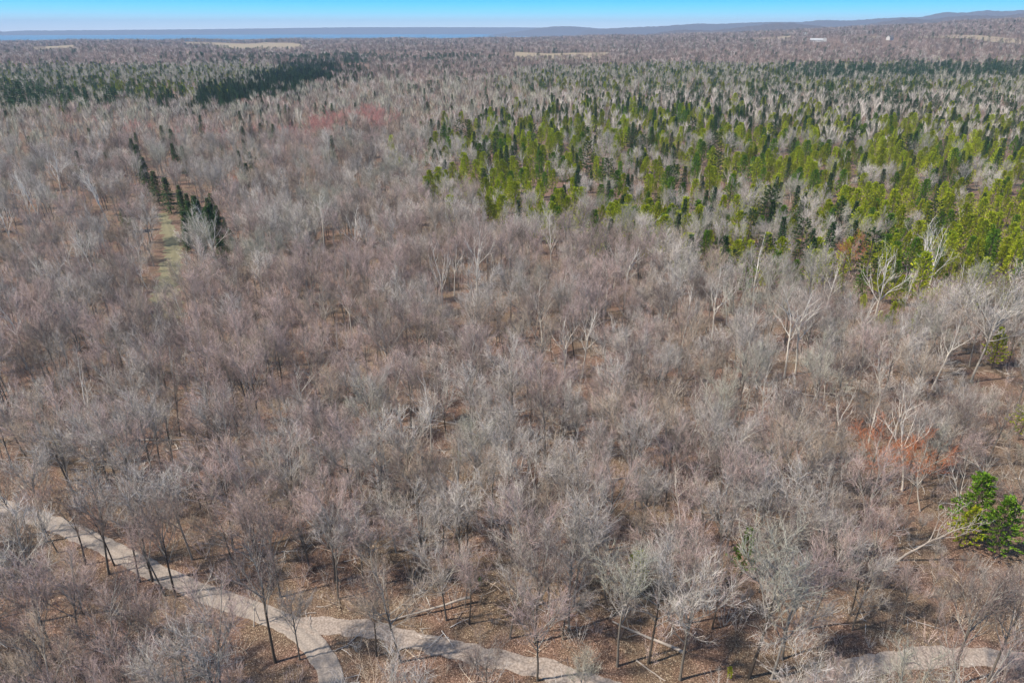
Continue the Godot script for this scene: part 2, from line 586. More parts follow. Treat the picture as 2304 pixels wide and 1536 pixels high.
func gable(w: float, d: float, y: float, rise: float, over: float, thick: float) -> Buf:   # ridge along x
	var st := Buf.new()
	var ends := [-w / 2 - over, w / 2 + over]
	var sect := [Vector2(-d / 2 - over, y - over * rise / (d / 2)), Vector2(0, y + rise), Vector2(d / 2 + over, y - over * rise / (d / 2)), Vector2(d / 2 + over, y - over * rise / (d / 2) + thick), Vector2(0, y + rise + thick), Vector2(-d / 2 - over, y - over * rise / (d / 2) + thick)]
	for k in 6:
		var p: Vector2 = sect[k]
		var q: Vector2 = sect[(k + 1) % 6]
		var nn := Vector3(0, p.x - q.x, q.y - p.y).normalized()
		var base := st.v.size()
		for a in [[ends[0], p], [ends[1], p], [ends[1], q], [ends[0], q]]:
			st.v.append(Vector3(a[0], a[1].y, a[1].x))
			st.n.append(nn)
			st.uv.append(Vector2.ZERO)
		st.i.append_array(PackedInt32Array([base, base + 2, base + 1, base, base + 3, base + 2]))
	for e in 2:
		var base := st.v.size()
		for p in sect:
			st.v.append(Vector3(ends[e], p.y, p.x))
			st.n.append(Vector3(-1 + 2 * e, 0, 0))
			st.uv.append(Vector2.ZERO)
		for tri in [[0, 1, 4], [0, 4, 5], [1, 2, 3], [1, 3, 4]]:
			st.i.append_array(PackedInt32Array([base + tri[0], base + tri[1 if e == 1 else 2], base + tri[2 if e == 1 else 1]]))
	return st


func gable_wall(w: float, d: float, h: float, rise: float) -> Buf:
	var b := block(Vector3(w, h, d), Vector3(0, h / 2, 0))
	for e in [-1.0, 1.0]:
		var base := b.v.size()
		for p in [[-d / 2, h], [d / 2, h], [0.0, h + rise]]:
			b.v.append(Vector3(e * w / 2, p[1], p[0]))
			b.n.append(Vector3(e, 0, 0))
			b.uv.append(Vector2.ZERO)
		b.i.append_array(PackedInt32Array([base, base + (1 if e > 0 else 2), base + (2 if e > 0 else 1)]))
	return b


func house(called: String, label: String, category: String, x: float, z: float, turn: float, w: float, d: float, h: float, rise: float, roof: String, windows: int, chimney: bool) -> void:
	var o := Node3D.new()
	o.name = numbered(called)
	o.position = Vector3(x, land(x, z) + 0.6, z)
	o.rotation_degrees.y = turn
	add_child(o)
	tag(o, label, category, "farm buildings far off")
	part("wall", gable_wall(w, d, h, rise).made(M.white_boards), o)
	var r := part("roof", gable(w, d, h + 0.02, rise, 0.5, 0.25).made(M[roof]), o)
	if chimney:
		part("chimney", block(Vector3(0.9, 2.4, 0.9), Vector3(w * 0.22, h + rise + 0.3, 0)).made(M.chimney_brick), r)
	for k in windows:
		var wx := (float(k) + 0.5) / windows * w - w / 2
		if k == windows / 2:
			part("door", block(Vector3(1.3, 2.3, 0.12), Vector3(wx, 1.15, d / 2)).made(M.door_paint), o)
		else:
			var f := part("window", block(Vector3(1.5, 1.7, 0.14), Vector3(wx, h * 0.55, d / 2)).made(M.white_boards), o)
			part("pane", block(Vector3(1.2, 1.4, 0.1), Vector3(wx, h * 0.55, d / 2 + 0.05)).made(M.window_glass), f)


func build_houses() -> void:
	house("barn", "long low white barn with pale metal roof before the right hills", "barn", 866, -2120, -20, 34, 12, 5.5, 4.0, "metal_roof", 7, false)
	house("farmhouse", "white gabled farmhouse at the right end of the long white barn", "house", 893, -2128, 66, 13, 10, 7, 4.5, "metal_roof", 3, true)
	house("farmhouse", "pale farmhouse with dark roof between thin trees right of the barn", "house", 1018, -2010, 30, 16, 11, 7, 5, "shingle_roof", 4, true)
	house("farmhouse", "small white house alone on the slope above the barn", "house", 1003, -2560, -10, 14, 10, 6, 4, "metal_roof", 3, false)
	house("shore_house", "white house among trees at the lake shore on the far left", "house", -1890, -3700, 24, 30, 14, 8, 5, "metal_roof", 5, false)
	house("shore_house", "smaller white house left of the shore's long white house", "house", -2130, -3650, 28, 18, 12, 7, 4, "metal_roof", 4, false)
	house("shore_house", "white cottage on the wooded rise near the middle of the lake shore", "house", -62, -2980, 0, 20, 12, 6, 4, "metal_roof", 4, false)


# ------------------------------------------------------------------ tree shapes

func bend(d: Vector3, amount: float) -> Vector3:   # a direction turned by an angle about a random axis across it
	var side := d.cross(Vector3(rng.randf() - 0.5, rng.randf() - 0.5, rng.randf() - 0.5)).normalized()
	return d.rotated(side, amount) if side.length() > 0.5 else d


func path(p: Vector3, d: Vector3, length: float, steps: int, wander: float, rise: float) -> Array:
	var out := [p]
	for k in steps:
		d = (bend(d, rng.randf() * wander) + Vector3.UP * rise).normalized()
		p += d * length / steps
		out.append(p)
	return out


func along(pts: Array, t: float) -> Vector3:
	var f := clampf(t, 0.0, 0.9999) * (pts.size() - 1)
	return pts[int(f)].lerp(pts[int(f) + 1], f - int(f))


func heading(pts: Array, t: float) -> Vector3:
	var k := mini(int(t * (pts.size() - 1)), pts.size() - 2)
	return (pts[k + 1] - pts[k]).normalized()


func radii(a: float, b: float, count: int) -> Array:
	var out := []
	for k in count:
		out.append(lerpf(a, b, pow(float(k) / (count - 1), 0.8)))
	return out


# a leafless broad-leaved tree: {trunk, limbs, crown}; q: height, fork, limbs, angle, reach, seconds, thirds, twigs, thick
func bare_tree(sd: int, q: Dictionary) -> Dictionary:
	rng.seed = sd
	var H: float = q.height
	var out := {"trunk": Buf.new(), "limbs": [], "crown": Buf.new()}
	out.crown.tinted = true
	var r0: float = H * 0.0098 * q.get("stout", 1.0)
	var lean: Vector3 = (Vector3.UP + Vector3(rng.randf() - 0.5, 0, rng.randf() - 0.5) * q.get("lean", 0.12)).normalized()
	var pts := path(Vector3(0, -0.4, 0), lean, H * q.fork + 0.4, 7, q.get("wander", 0.09), 0.02)
	var rr := radii(r0, r0 * 0.62, pts.size())
	rr[0] = r0 * 1.35
	out.trunk.tube(pts, rr, 7, 0.5)
	var n: int = q.limbs
	var turn := rng.randf() * TAU
	for k in n:
		var t := 1.0 if k == 0 else 0.55 + 0.45 * float(k) / n + rng.randf() * 0.04
		var start := along(pts, minf(t, 0.999))
		var d: Vector3
		var len: float
		var r := r0 * 0.48
		if k == 0:
			d = bend(heading(pts, 0.95), 0.1)
			len = H * (1.0 - q.fork) * 0.86
			r = r0 * 0.6
		else:
			turn += 2.4 + rng.randf_range(-0.5, 0.5)
			var ang: float = q.angle * rng.randf_range(0.65, 1.25)
			d = Vector3(sin(ang) * cos(turn), cos(ang), sin(ang) * sin(turn))
			len = H * q.reach * rng.randf_range(0.75, 1.15)
			if q.has("dome"):   # as long as the crown is deep in that direction
				len = 0.5
				while len < H * 0.6:
					var e := start + d * len
					if pow(Vector2(e.x, e.z).length() / (H * q.reach), 2.0) + pow((e.y - H * 0.66) / (H * 0.34), 2.0) > 1.0 and len > H * 0.15:
						break
					len += 0.25
				len *= rng.randf_range(0.88, 1.05)
		var lb := Buf.new()
		var lp := path(start, d, len, 6, q.get("crook", 0.22), q.get("rise", 0.07))
		lb.tube(lp, radii(r, r * 0.16, 7), 5, 0.5)
		for s in int(q.seconds):
			var u := lerpf(0.25, 1.0, pow((s + rng.randf() * 0.7) / q.seconds, 0.8))
			var sd2 := bend(heading(lp, u), rng.randf_range(0.35, 0.9) if u < 0.93 else 0.1)
			var sl: float = H * 0.185 * (1.25 - 0.6 * u) * rng.randf_range(0.7, 1.2)
			var sp := path(along(lp, u), (sd2 + Vector3.UP * 0.15).normalized(), sl, 3, 0.25, 0.1)
			var sr := r * 0.5 * (1.1 - 0.5 * u)
			lb.tube(sp, radii(sr, sr * 0.3, 4), 4, 0.5)
			for e in int(q.thirds):
				var w := lerpf(0.2, 1.0, (e + rng.randf() * 0.8) / q.thirds)
				var td := (bend(heading(sp, w), rng.randf_range(0.3, 1.0)) + Vector3.UP * 0.14).normalized()
				var tl: float = H * 0.085 * rng.randf_range(0.6, 1.25)
				var a := along(sp, w)
				var m := a + td * tl * 0.5
				var z := m + (bend(td, 0.25) + Vector3.UP * 0.12).normalized() * tl * 0.55
				var tr: float = 0.013 * q.thick
				var pale := lerpf(0.27, 1.0, rng.randf())
				out.crown.ink = Color(pale, pale * rng.randf_range(0.93, 1.0), pale * rng.randf_range(0.9, 1.0))
				out.crown.tube([a, m, z], [tr, tr * 0.7, tr * 0.2], 3)
				for g in int(q.twigs):
					var y := lerpf(0.15, 1.0, (g + rng.randf()) / q.twigs)
					var f := a.lerp(m, y * 2.0) if y < 0.5 else m.lerp(z, y * 2.0 - 1.0)
					var gd := (bend(td, rng.randf_range(0.3, 1.0)) + Vector3.UP * 0.1).normalized()
					out.crown.spike(f, f + gd * H * 0.042 * rng.randf_range(0.5, 1.4), 0.0085 * q.thick)
		out.limbs.append(lb)
	return out


func twig_blob(sd: int, H: float, count: int, thick: float) -> Buf:   # a far-off leafless tree: trunk, limbs and a spray of stout twigs
	rng.seed = sd
	var b := Buf.new()
	b.tinted = true
	b.ink = Color(0.5, 0.48, 0.46)
	var top := Vector3(rng.randf_range(-0.4, 0.4), H * 0.5, rng.randf_range(-0.4, 0.4))
	b.tube([Vector3(0, -1, 0), top], [H * 0.012, H * 0.008], 3)
	for k in 9:
		var a := k * 2.4 + rng.randf()
		var o := top + Vector3(cos(a) * H * 0.2 * rng.randf_range(0.4, 1.1), H * rng.randf_range(0.16, 0.36), sin(a) * H * 0.2 * rng.randf_range(0.4, 1.1))
		var pale := lerpf(0.22, 0.9, rng.randf())
		b.ink = Color(pale, pale * 0.97, pale * 0.95)
		b.spike(top * rng.randf_range(0.7, 1.0), o, H * 0.006)
		for j in count:
			var f := top.lerp(o, rng.randf_range(0.3, 1.0))
			var d := Vector3(rng.randf() - 0.5, rng.randf() * 0.9 + 0.1, rng.randf() - 0.5) + (o - top).normalized() * 0.5
			b.spike(f, f + d.normalized() * H * rng.randf_range(0.08, 0.18), thick)
	return b


func clump(b: Buf, p: Vector3, out: Vector3, size: float, count: int, cols: Array, up: float, spread: float) -> void:
	for k in count:
		var d := (out + Vector3(rng.randf() - 0.5, rng.randf() - 0.5 + up, rng.randf() - 0.5) * spread).normalized()
		var side := d.cross(Vector3(rng.randf() - 0.5, rng.randf() - 0.5, rng.randf() - 0.5)).normalized()
		var col: Color = cols[rng.randi() % cols.size()]
		col = col * rng.randf_range(0.8, 1.2)
		var f := p + Vector3(rng.randf() - 0.5, rng.randf() - 0.5, rng.randf() - 0.5) * size * 0.9
		b.leaf(f, d, side, size * rng.randf_range(0.6, 1.15), size * rng.randf_range(0.16, 0.3), col)


func cedar(sd: int, H: float, branches: int, sprays: int, size: float, bright: float) -> Dictionary:
	rng.seed = sd
	var trunk := Buf.new()
	var crown := Buf.new()
	var pts := path(Vector3(0, -0.3, 0), Vector3.UP, H * 0.97, 6, 0.05, 0.05)
	trunk.tube(pts, radii(H * 0.013, 0.02, 7), 6, 0.5)
	var wide := H * rng.randf_range(0.22, 0.29)
	var cols := [Color(0.42, 0.46, 0.025), Color(0.29, 0.36, 0.022), Color(0.5, 0.53, 0.035), Color(0.17, 0.26, 0.022)]
	var lobe := rng.randf() * TAU
	for k in branches:
		var t := lerpf(0.16, 1.0, pow((k + rng.randf()) / branches, 0.9))
		var a := k * 2.39996 + rng.randf() * 0.6
		var shape := pow(clampf(1.0 - t, 0.0, 1.0), 0.52) * smoothstep(0.06, 0.3, t) * 1.15
		var reach := wide * shape * (0.82 + 0.34 * sin(a * 2.0 + lobe + t * 7.0)) * rng.randf_range(0.65, 1.2) + 0.12
		var dir := Vector3(cos(a), 0.25 + 0.6 * t, sin(a)).normalized()
		var p0 := along(pts, t * 0.96)
		var p1 := p0 + dir * reach
		trunk.spike(p0, p1, 0.025)
		var tint := rng.randf_range(0.7, 1.25) * bright
		var own := []
		for c in cols:
			own.append(Color(c.r * tint * (1.0 if bright > 0.7 else 0.62), c.g * tint, c.b * tint * (1.0 if bright > 0.7 else 1.6)))
		for s in sprays:
			var u := lerpf(0.35, 1.0, sqrt(rng.randf()))
			clump(crown, p0.lerp(p1, u), dir + Vector3.UP * 0.35, size, 3, own, 0.25, 1.5)
	return {"trunk": trunk, "crown": crown}


func spruce(sd: int, H: float, tiers: int, per: int, sprays: int, size: float) -> Dictionary:
	rng.seed = sd
	var trunk := Buf.new()
	var crown := Buf.new()
	trunk.tube([Vector3(0, -0.3, 0), Vector3(0, H * 0.5, 0), Vector3(0, H, 0)], [H * 0.012, H * 0.008, 0.015], 6, 0.5)
	var cols := [Color(0.038, 0.085, 0.032), Color(0.055, 0.115, 0.036), Color(0.03, 0.066, 0.03)]
	var wide := H * rng.randf_range(0.13, 0.18)
	for k in tiers:
		var t := lerpf(0.1, 0.99, float(k) / tiers)
		var tint := rng.randf_range(0.85, 1.2)
		var own := []
		for c in cols:
			own.append(c * tint)
		for j in per:
			var a := TAU * j / per + k * 1.1 + rng.randf() * 0.5
			var reach := (wide * pow(1.0 - t, 0.85) + 0.12) * rng.randf_range(0.7, 1.2)
			var dir := Vector3(cos(a), lerpf(-0.35, 0.5, t), sin(a)).normalized()
			var p0 := Vector3(0, H * t, 0)
			var p1 := p0 + dir * reach
			trunk.spike(p0, p1, 0.018)
			for s in sprays:
				var u := (s + 0.6) / sprays
				var f := p0.lerp(p1, u)
				var d := (dir + Vector3(rng.randf() - 0.5, rng.randf() * 0.3 - 0.25, rng.randf() - 0.5) * 1.1).normalized()
				var side := d.cross(Vector3.UP + Vector3(rng.randf() - 0.5, 0, rng.randf() - 0.5) * 1.6).normalized()
				var c: Color = own[rng.randi() % 3]
				crown.leaf(f, d, side, size * rng.randf_range(0.7, 1.2), size * 0.2, c * rng.randf_range(0.85, 1.2))
				crown.leaf(f, (d + Vector3.DOWN * 0.5).normalized(), Vector3.UP.cross(d).normalized().rotated(d, rng.randf() * 2.0), size * rng.randf_range(0.5, 0.9), size * 0.2, c)
	return {"trunk": trunk, "crown": crown}


func pine(sd: int, H: float) -> Dictionary:
	rng.seed = sd
	var trunk := Buf.new()
	var crown := Buf.new()
	trunk.tube([Vector3(0, -0.3, 0), Vector3(0, H * 0.5, 0), Vector3(0.1, H * 0.97, 0)], [H * 0.013, H * 0.009, 0.03], 7, 0.5)
	var cols := [Color(0.045, 0.085, 0.03), Color(0.06, 0.105, 0.032), Color(0.035, 0.068, 0.03)]
	for k in 46:
		var t := lerpf(0.28, 0.99, (k + rng.randf() * 0.5) / 46.0)
		var a := k * 2.4 + rng.randf()
		var reach := H * 0.24 * (0.35 + sin(PI * clampf((1.0 - t) * 1.15, 0, 1)) * 0.7) * rng.randf_range(0.5, 1.15)
		var dir := Vector3(cos(a), lerpf(0.0, 0.75, t * t), sin(a)).normalized()
		var p0 := Vector3(0, H * t, 0)
		var p1 := p0 + dir * reach
		trunk.tube([p0, p0.lerp(p1, 0.5) + Vector3.DOWN * 0.1, p1], [0.05, 0.035, 0.015], 4)
		for s in 9:
			var f := p0.lerp(p1, lerpf(0.35, 1.0, (s + rng.randf()) / 9.0)) + Vector3(rng.randf() - 0.5, 0, rng.randf() - 0.5) * reach * 0.35
			for j in 6:
				var d := Vector3(rng.randf() - 0.5, rng.randf() * 0.55, rng.randf() - 0.5) * 2.0 + dir
				var c: Color = cols[rng.randi() % 3]
				crown.leaf(f, d.normalized(), d.cross(Vector3.UP).normalized().rotated(d.normalized(), rng.randf() * 3.0), rng.randf_range(0.3, 0.55), 0.07, c * rng.randf_range(0.85, 1.2))
	return {"trunk": trunk, "crown": crown}


# prototypes: key -> {parts: [[name, mesh]], joined: mesh}
var protos := {}


func keep(key: String, t: Dictionary, bark: String, limb: String, crown: String) -> void:
	var parts := [["trunk", t.trunk.made(M[bark])]]
	for l in t.get("limbs", []):
		parts.append(["limb", l.made(M[limb])])
	if t.crown.v.size():
		parts.append(["crown", t.crown.made(M[crown])])
	protos[key] = {"parts": parts, "raw": t, "bark": bark, "limb": limb}


func mass_mesh(key: String, leafy: bool, leaf := "") -> ArrayMesh:   # the same tree joined for use in a mass
	var t: Dictionary = protos[key].raw
	var m := ArrayMesh.new()
	if leafy:
		t.trunk.into(m, M.conifer_bark)
		t.crown.into(m, M[leaf])
		return m
	t.trunk.into(m, M[protos[key].bark])
	var limbs := Buf.new()
	for l in t.limbs:
		limbs.join(l)
	limbs.into(m, M[protos[key].limb])
	t.crown.into(m, M.wood_any)
	return m


const SHAPES := ["broad", "round", "wide", "full", "narrow", "slim"]

func make_prototypes() -> void:
	for k in 6:
		keep("hard_%d" % k, bare_tree(100 + k, {"height": 15.0, "fork": [0.54, 0.57, 0.48, 0.53, 0.6, 0.58][k], "limbs": [9, 8, 10, 9, 8, 7][k], "angle": [0.82, 0.74, 0.98, 0.78, 0.62, 0.55][k], "reach": [0.27, 0.245, 0.3, 0.26, 0.2, 0.19][k], "seconds": 8, "thirds": 6, "twigs": 5, "thick": 1.4, "dome": true, "crook": 0.18}), "trunk_bark", "limb_bark", "twig_rose")
	for k in 4:
		keep("birch_%d" % k, bare_tree(200 + k, {"height": 14.0, "fork": [0.55, 0.4, 0.62, 0.48][k], "limbs": [6, 5, 6, 7][k], "angle": [0.5, 0.42, 0.6, 0.5][k], "reach": [0.34, 0.44, 0.28, 0.36][k], "seconds": 5, "thirds": 4, "twigs": 4, "thick": 1.0, "stout": 1.1, "wander": 0.09, "crook": 0.22, "lean": 0.16}), "birch_bark", "birch_limb", "twig_birch")
	for k in 2:
		keep("birch_%d" % (4 + k), bare_tree(210 + k, {"height": 14.0, "fork": [0.5, 0.36][k], "limbs": [5, 6][k], "angle": [0.45, 0.5][k], "reach": [0.4, 0.46][k], "seconds": 5, "thirds": 3, "twigs": 3, "thick": 1.0, "stout": 1.3, "wander": 0.08, "crook": 0.2, "lean": 0.15}), "birch_bark", "birch_limb", "birch_limb")
	for k in 2:
		keep("snag_%d" % k, bare_tree(300 + k, {"height": 12.0, "fork": [0.4, 0.5][k], "limbs": [6, 5][k], "angle": [0.6, 0.5][k], "reach": [0.5, 0.4][k], "seconds": 5, "thirds": 2, "twigs": 2, "thick": 1.2, "stout": 1.3, "wander": 0.2, "crook": 0.4, "lean": 0.2}), "dead_wood", "dead_wood", "birch_limb")
	for k in 4:
		keep("cedar_%d" % k, cedar(400 + k, 11.0, 130, 10, 0.3, [1.0, 0.85, 1.15, 0.6][k]), "conifer_bark", "", "cedar_leaf")
	for k in 3:
		keep("spruce_%d" % k, spruce(500 + k, 12.0, 24, 7, 5, 0.5), "conifer_bark", "", "spruce_leaf")
	for k in 2:
		keep("pine_%d" % k, pine(600 + k, 15.0), "conifer_bark", "", "pine_leaf")


func tree(key: String, called: String, at: Vector2, height: float, native: float, turn: float, lean: float, crown: String = "", bark: String = "") -> Node3D:
	var o := Node3D.new()
	o.name = numbered(called)
	var s := height / native
	o.position = Vector3(at.x, land(at.x, at.y), at.y)
	o.basis = Basis(Vector3(0, 0, 1), -lean) * Basis(Vector3.UP, turn) * Basis.from_scale(Vector3.ONE * s)
	for p in protos[key].parts:
		var m := part(p[0], p[1], o)
		if crown and p[0] == "crown":
			m.material_override = M[crown]
		if bark and p[0] == "trunk":
			m.material_override = M[bark]
	add_child(o)
	return o


const HUES := {"twig_rose": "rosy grey", "twig_grey": "plain grey", "twig_ash": "greenish grey", "twig_tan": "tan grey", "twig_brown": "dark brown", "twig_pale": "pale grey", "twig_red": "red budded", "twig_orange": "orange budded"}


func note(o: Node3D, look: String, category: String, group: String) -> void:
	entries.append([o, Vector2(o.position.x, o.position.z), look, category, group])


func mark(x: float, z: float, said: String) -> void:
	marks.append([Vector2(x, z), said])


var hero_spots: Array = []


func hero(o: Node3D, label: String, category: String, group: String, said: String) -> void:
	tag(o, label, category, group)
	mark(o.position.x, o.position.z, said)


func spot(q: Array) -> Vector2:
	hero_spots.append([Vector2(q[0], q[1]), maxf(2.6, q[2] * 0.2), q[2] * (0.9 if Vector2(q[0], q[1]).length() < 165.0 else 2.6)])
	return Vector2(q[0], q[1])


func plant_heroes() -> void:
	# trees that stand out in the photograph, each at its own place: x, z, height, lean
	var H := "bare trees that stand out"
	hero(tree("hard_2", "bare_tree", spot([27.2, -50.4, 15.3]), 15.3, 15.0, 0.4, 0.03, "twig_pale", "limb_bark"), "pale grey spreading tree with a long low limb near the bottom right track", "bare tree", H, "the pale spreading tree")
	hero(tree("hard_4", "bare_tree", spot([24.9, -50.6, 20.2]), 19.5, 15.0, 2.0, 0.04, "twig_ash", "dark_bark"), "tall tree with a blackish trunk left of the pale spreading tree", "bare tree", H, "the blackish trunk")
	hero(tree("hard_0", "bare_tree", spot([88.7, -116.7, 30.0]), 23.0, 15.0, 1.0, 0.0, "twig_pale", "limb_bark"), "huge fan shaped grey tree before the swamp's right edge", "bare tree", H, "the huge fan tree")
	hero(tree("hard_3", "bare_tree", spot([17.6, -50.3, 17.3]), 16.5, 15.0, 3.0, 0.0, "twig_pale"), "pale twiggy tree at the bottom edge left of the blackish trunk", "bare tree", H, "the pale twiggy tree")
	hero(tree("hard_4", "bare_tree", spot([11.3, -52.0, 15.8]), 15.8, 15.0, 4.1, 0.0, "twig_ash"), "upright greenish grey tree over the end of the fallen log at bottom right", "bare tree", H, "the upright lower tree")
	hero(tree("hard_5", "bare_tree", spot([-25.5, -52.5, 17.5]), 17.0, 15.0, 5.0, -0.05, "twig_brown", "dark_bark"), "dark clump of stems beside the bend of the gravel track", "bare tree", H, "the gravel track's bend")
	hero(tree("hard_1", "bare_tree", spot([2.7, -50.3, 13.4]), 13.4, 15.0, 0.9, 0.0, "twig_rose"), "rosy round tree growing over the narrow track at the bottom middle", "bare tree", H, "the rosy round tree")
	hero(tree("snag_0", "dead_tree", spot([2.2, -83.1, 10.7]), 10.7, 12.0, 1.0, 0.0), "white forked snag standing clear in the middle of the wood", "dead tree", "dead trees", "the white forked snag")
	var sprawl := tree("snag_1", "dead_tree", spot([49.6, -68.0, 9.0]), 12.0, 12.0, 2.0, 0.75)
	hero(sprawl, "sprawling white dead tree leaning far right near the right cedars", "dead tree", "dead trees", "the sprawling dead tree")
	hero(tree("hard_0", "bare_tree", spot([88.9, -172.3, 14.0]), 14.0, 15.0, 0.3, 0.0, "twig_orange"), "orange budded tree among the green cedars", "bare tree", H, "the orange swamp tree")
	hero(tree("hard_2", "bare_tree", spot([52.0, -82.0, 14.0]), 12.6, 15.0, 0.6, 0.0, "twig_orange"), "wide low crown of bright orange buds above grey woods at right", "bare tree", H, "the bright orange crown")
	hero(tree("hard_0", "bare_tree", spot([56.8, -79.5, 13.0]), 11.4, 15.0, 2.6, 0.1, "twig_orange"), "right half of the bright orange crowns, a little lower than its neighbour", "bare tree", H, "the lower orange crown")
	hero(tree("hard_1", "bare_tree", spot([-117.9, -297.0, 8.5]), 8.5, 15.0, 0.3, 0.0, "twig_orange"), "low orange tinged tree below the red budded maples at left", "bare tree", H, "the orange tinged tree")
	hero(tree("hard_3", "bare_tree", spot([-115.1, -284.1, 8.5]), 8.5, 15.0, 1.3, 0.0, "twig_orange"), "orange tinged tree just in front of its twin at left", "bare tree", H, "the nearer orange tree")
	# tall thin trunks standing before the gravel track
	var lined := [[-74.1, -76.2], [-65.8, -73.1], [-63.2, -72.5], [-58.1, -69.6], [-53.8, -68.1], [-50.6, -65.9], [-50.0, -67.0], [-46.3, -64.3], [-44.3, -65.2], [-41.5, -62.8], [-40.6, -62.6], [-22.1, -53.2]]
	for k in lined.size():
		var q: Array = [lined[k][0] + rng.randf_range(-1.2, 1.2), lined[k][1] + rng.randf_range(-0.3, 1.3), 9.5 + 6.5 * fmod(k * 0.37, 1.0)]
		hero_spots.append([Vector2(q[0], q[1]), 1.6, 0.0])
		note(tree("hard_%d" % (4 + k % 2), "bare_tree", Vector2(q[0], q[1]), q[2], 15.0, k * 2.3, 0.07 * (k % 3 - 1), ["twig_rose", "twig_brown", "twig_grey"][k % 3], "dark_bark" if k % 2 == 0 else ""), "slim dark trunked bare tree", "bare tree", "trees lining the gravel track")
	var reds := [[-121.3, -425, 9.5], [-119.7, -439.7, 9.0], [-116.3, -454.2, 9.0], [-111.4, -464.3, 9.5], [-107.7, -481.3, 10.0], [-101.9, -498.1, 10.3], [-95.3, -504.7, 10.2], [-81.6, -443.6, 10.7], [-90.9, -463.8, 10.6], [-203, -581.8, 9.1], [-195.8, -581.7, 8.5], [-134.8, -416.2, 7.6], [-129.7, -416.9, 8.3], [-230.9, -434.7, 7.8], [-240.4, -439.9, 6.6], [-171.9, -400.3, 8.0], [-273, -463.8, 7.0], [-112, -430, 9.4]]
	for k in 36:
		reds.append([reds[k % 18][0] + rng.randf_range(-22, 14), reds[k % 18][1] + rng.randf_range(-14, 34), reds[k % 18][2] * rng.randf_range(0.75, 1.05)])
	for k in reds.size():
		var q: Array = reds[k]
		note(tree("hard_%d" % (k % 4), "red_maple", spot(q), q[2] * 1.55, 15.0, k * 1.3, 0.0, "twig_red"), "%s red budded maple" % ["low", "small", "round", "tall"][clampi(int((q[2] - 6.5) / 1.1), 0, 3)], "bare tree", "red budded maples")
	var said := {0: "the right white birches", 7: "the great forked birch", 10: "the slim white birch at right", 14: "the leaning birch in the swamp", 16: "the middle thin birch", 18: "the lone thin birch", 20: "the distant white birches", 25: "the broad white tree", 26: "the left edge cluster", 37: "the small white tree", 38: "the maples' white neighbour", 40: "the track's leaning birch"}
	var whites := [[42.7, -99.8, 12.9, 0], [43.9, -95.7, 9.1, 0], [46.7, -96.3, 8, 0], [53.1, -94.9, 11.6, 0], [57.4, -93.1, 10.6, 0], [60.6, -93.1, 13.3, 0], [29.4, -95, 13.5, 0], [53.3, -118.6, 19.3, 0], [56.2, -120.4, 18.7, 0], [62.9, -116.7, 10.3, 0.05],
		[72.3, -128.7, 14.3, 0], [43.4, -135.3, 18.2, 0], [49.7, -145.3, 15.4, 0], [85.2, -147.9, 16.2, 0], [107.3, -169.1, 19, -0.11], [108.4, -167, 17.8, 0], [-13.1, -93.1, 14.4, 0], [-15.4, -97.1, 11.2, 0.15], [-41.9, -141.2, 9.1, 0], [-35.8, -126.6, 9.3, 0],
		[-16.9, -153.4, 18.7, 0], [-14.8, -163.9, 14.6, 0], [-9.3, -164, 20.2, 0], [11.3, -187.6, 12.9, 0], [13.8, -118.6, 14.9, 0], [-103.1, -187.4, 11.9, 0], [-166.6, -237.1, 14.8, -0.25], [-169.4, -237.3, 14, -0.04], [-167.7, -237, 12.5, 0.29], [-180, -272, 18.1, 0],
		[-139.3, -231, 17.5, -0.18], [-125.6, -174.2, 11.1, -0.3], [-118, -177.8, 9.4, 0], [-121.7, -179.8, 9.4, -0.18], [-118.2, -191.7, 10.5, 0], [-84.6, -187.4, 16, 0], [-58.3, -204.8, 14.6, 0], [-46.7, -195.7, 13.4, 0], [-88.4, -338.6, 15.7, 0], [-61.8, -115.1, 10.6, 0],
		[-38, -61.7, 6.1, 0.62], [57.9, -153.3, 20, 0], [96.6, -156.4, 11.3, 0.09], [29.4, -135.3, 8.3, -0.26], [-29.5, -57.4, 6.6, 0], [-29.1, -58.1, 6.3, 0], [61.4, -75.1, 11.6, -0.24], [57.8, -77.9, 9.7, -0.32], [71.9, -83.2, 10.6, -0.65], [23.2, -75.1, 10.9, 0], [72.9, -148, 14.1, 0], [-96, -168.9, 8.5, -0.32], [-135.8, -172.4, 11, 0], [-155, -205, 14.5, 0]]
	for k in whites.size():
		var q: Array = whites[k]
		var o := tree("birch_%d" % (4 + k % 2 if Vector2(q[0], q[1]).length() > 165.0 else (k * 7 + k / 4) % 4) if k != 25 else "snag_0", "white_birch", spot(q), q[2] * (1.0 if Vector2(q[0], q[1]).length() < 165.0 or q[0] > 90.0 else 1.25), 14.0 if k != 25 else 12.0, k * 1.7, q[3])
		if said.has(k):
			mark(q[0], q[1], said[k])
		note(o, "leaning white birch" if absf(q[3]) > 0.08 else "tall white birch" if q[2] > 14.0 else "short white birch", "birch", "white birches")
	var cedars := [[60.6, -72.6, 10.5], [62.0, -68.4, 9.6], [58.6, -70.2, 7.0], [28.4, -65.1, 7.5], [15, -62.8, 6.2], [84, -96.3, 9.2], [22.8, -50.4, 1.8], [-3.9, -63.5, 1.4], [-73.9, -93.8, 2.4], [-8.2, -89.9, 2.1], [20.6, -106.5, 2.3], [-29.3, -80.9, 1.6], [96.3, -122.4, 8.7], [-8, -231, 10.8], [18.6, -217.3, 9.5], [55.2, -189.4, 9.9], [-3.3, -225.6, 12], [93.8, -156.2, 8], [99.2, -156.2, 13.6], [86.5, -159.4, 8.1], [116.2, -172.4, 8.6], [127.8, -179.6, 10.1], [131.8, -172.5, 12.1]]
	mark(61, -71, "the right edge cedars")
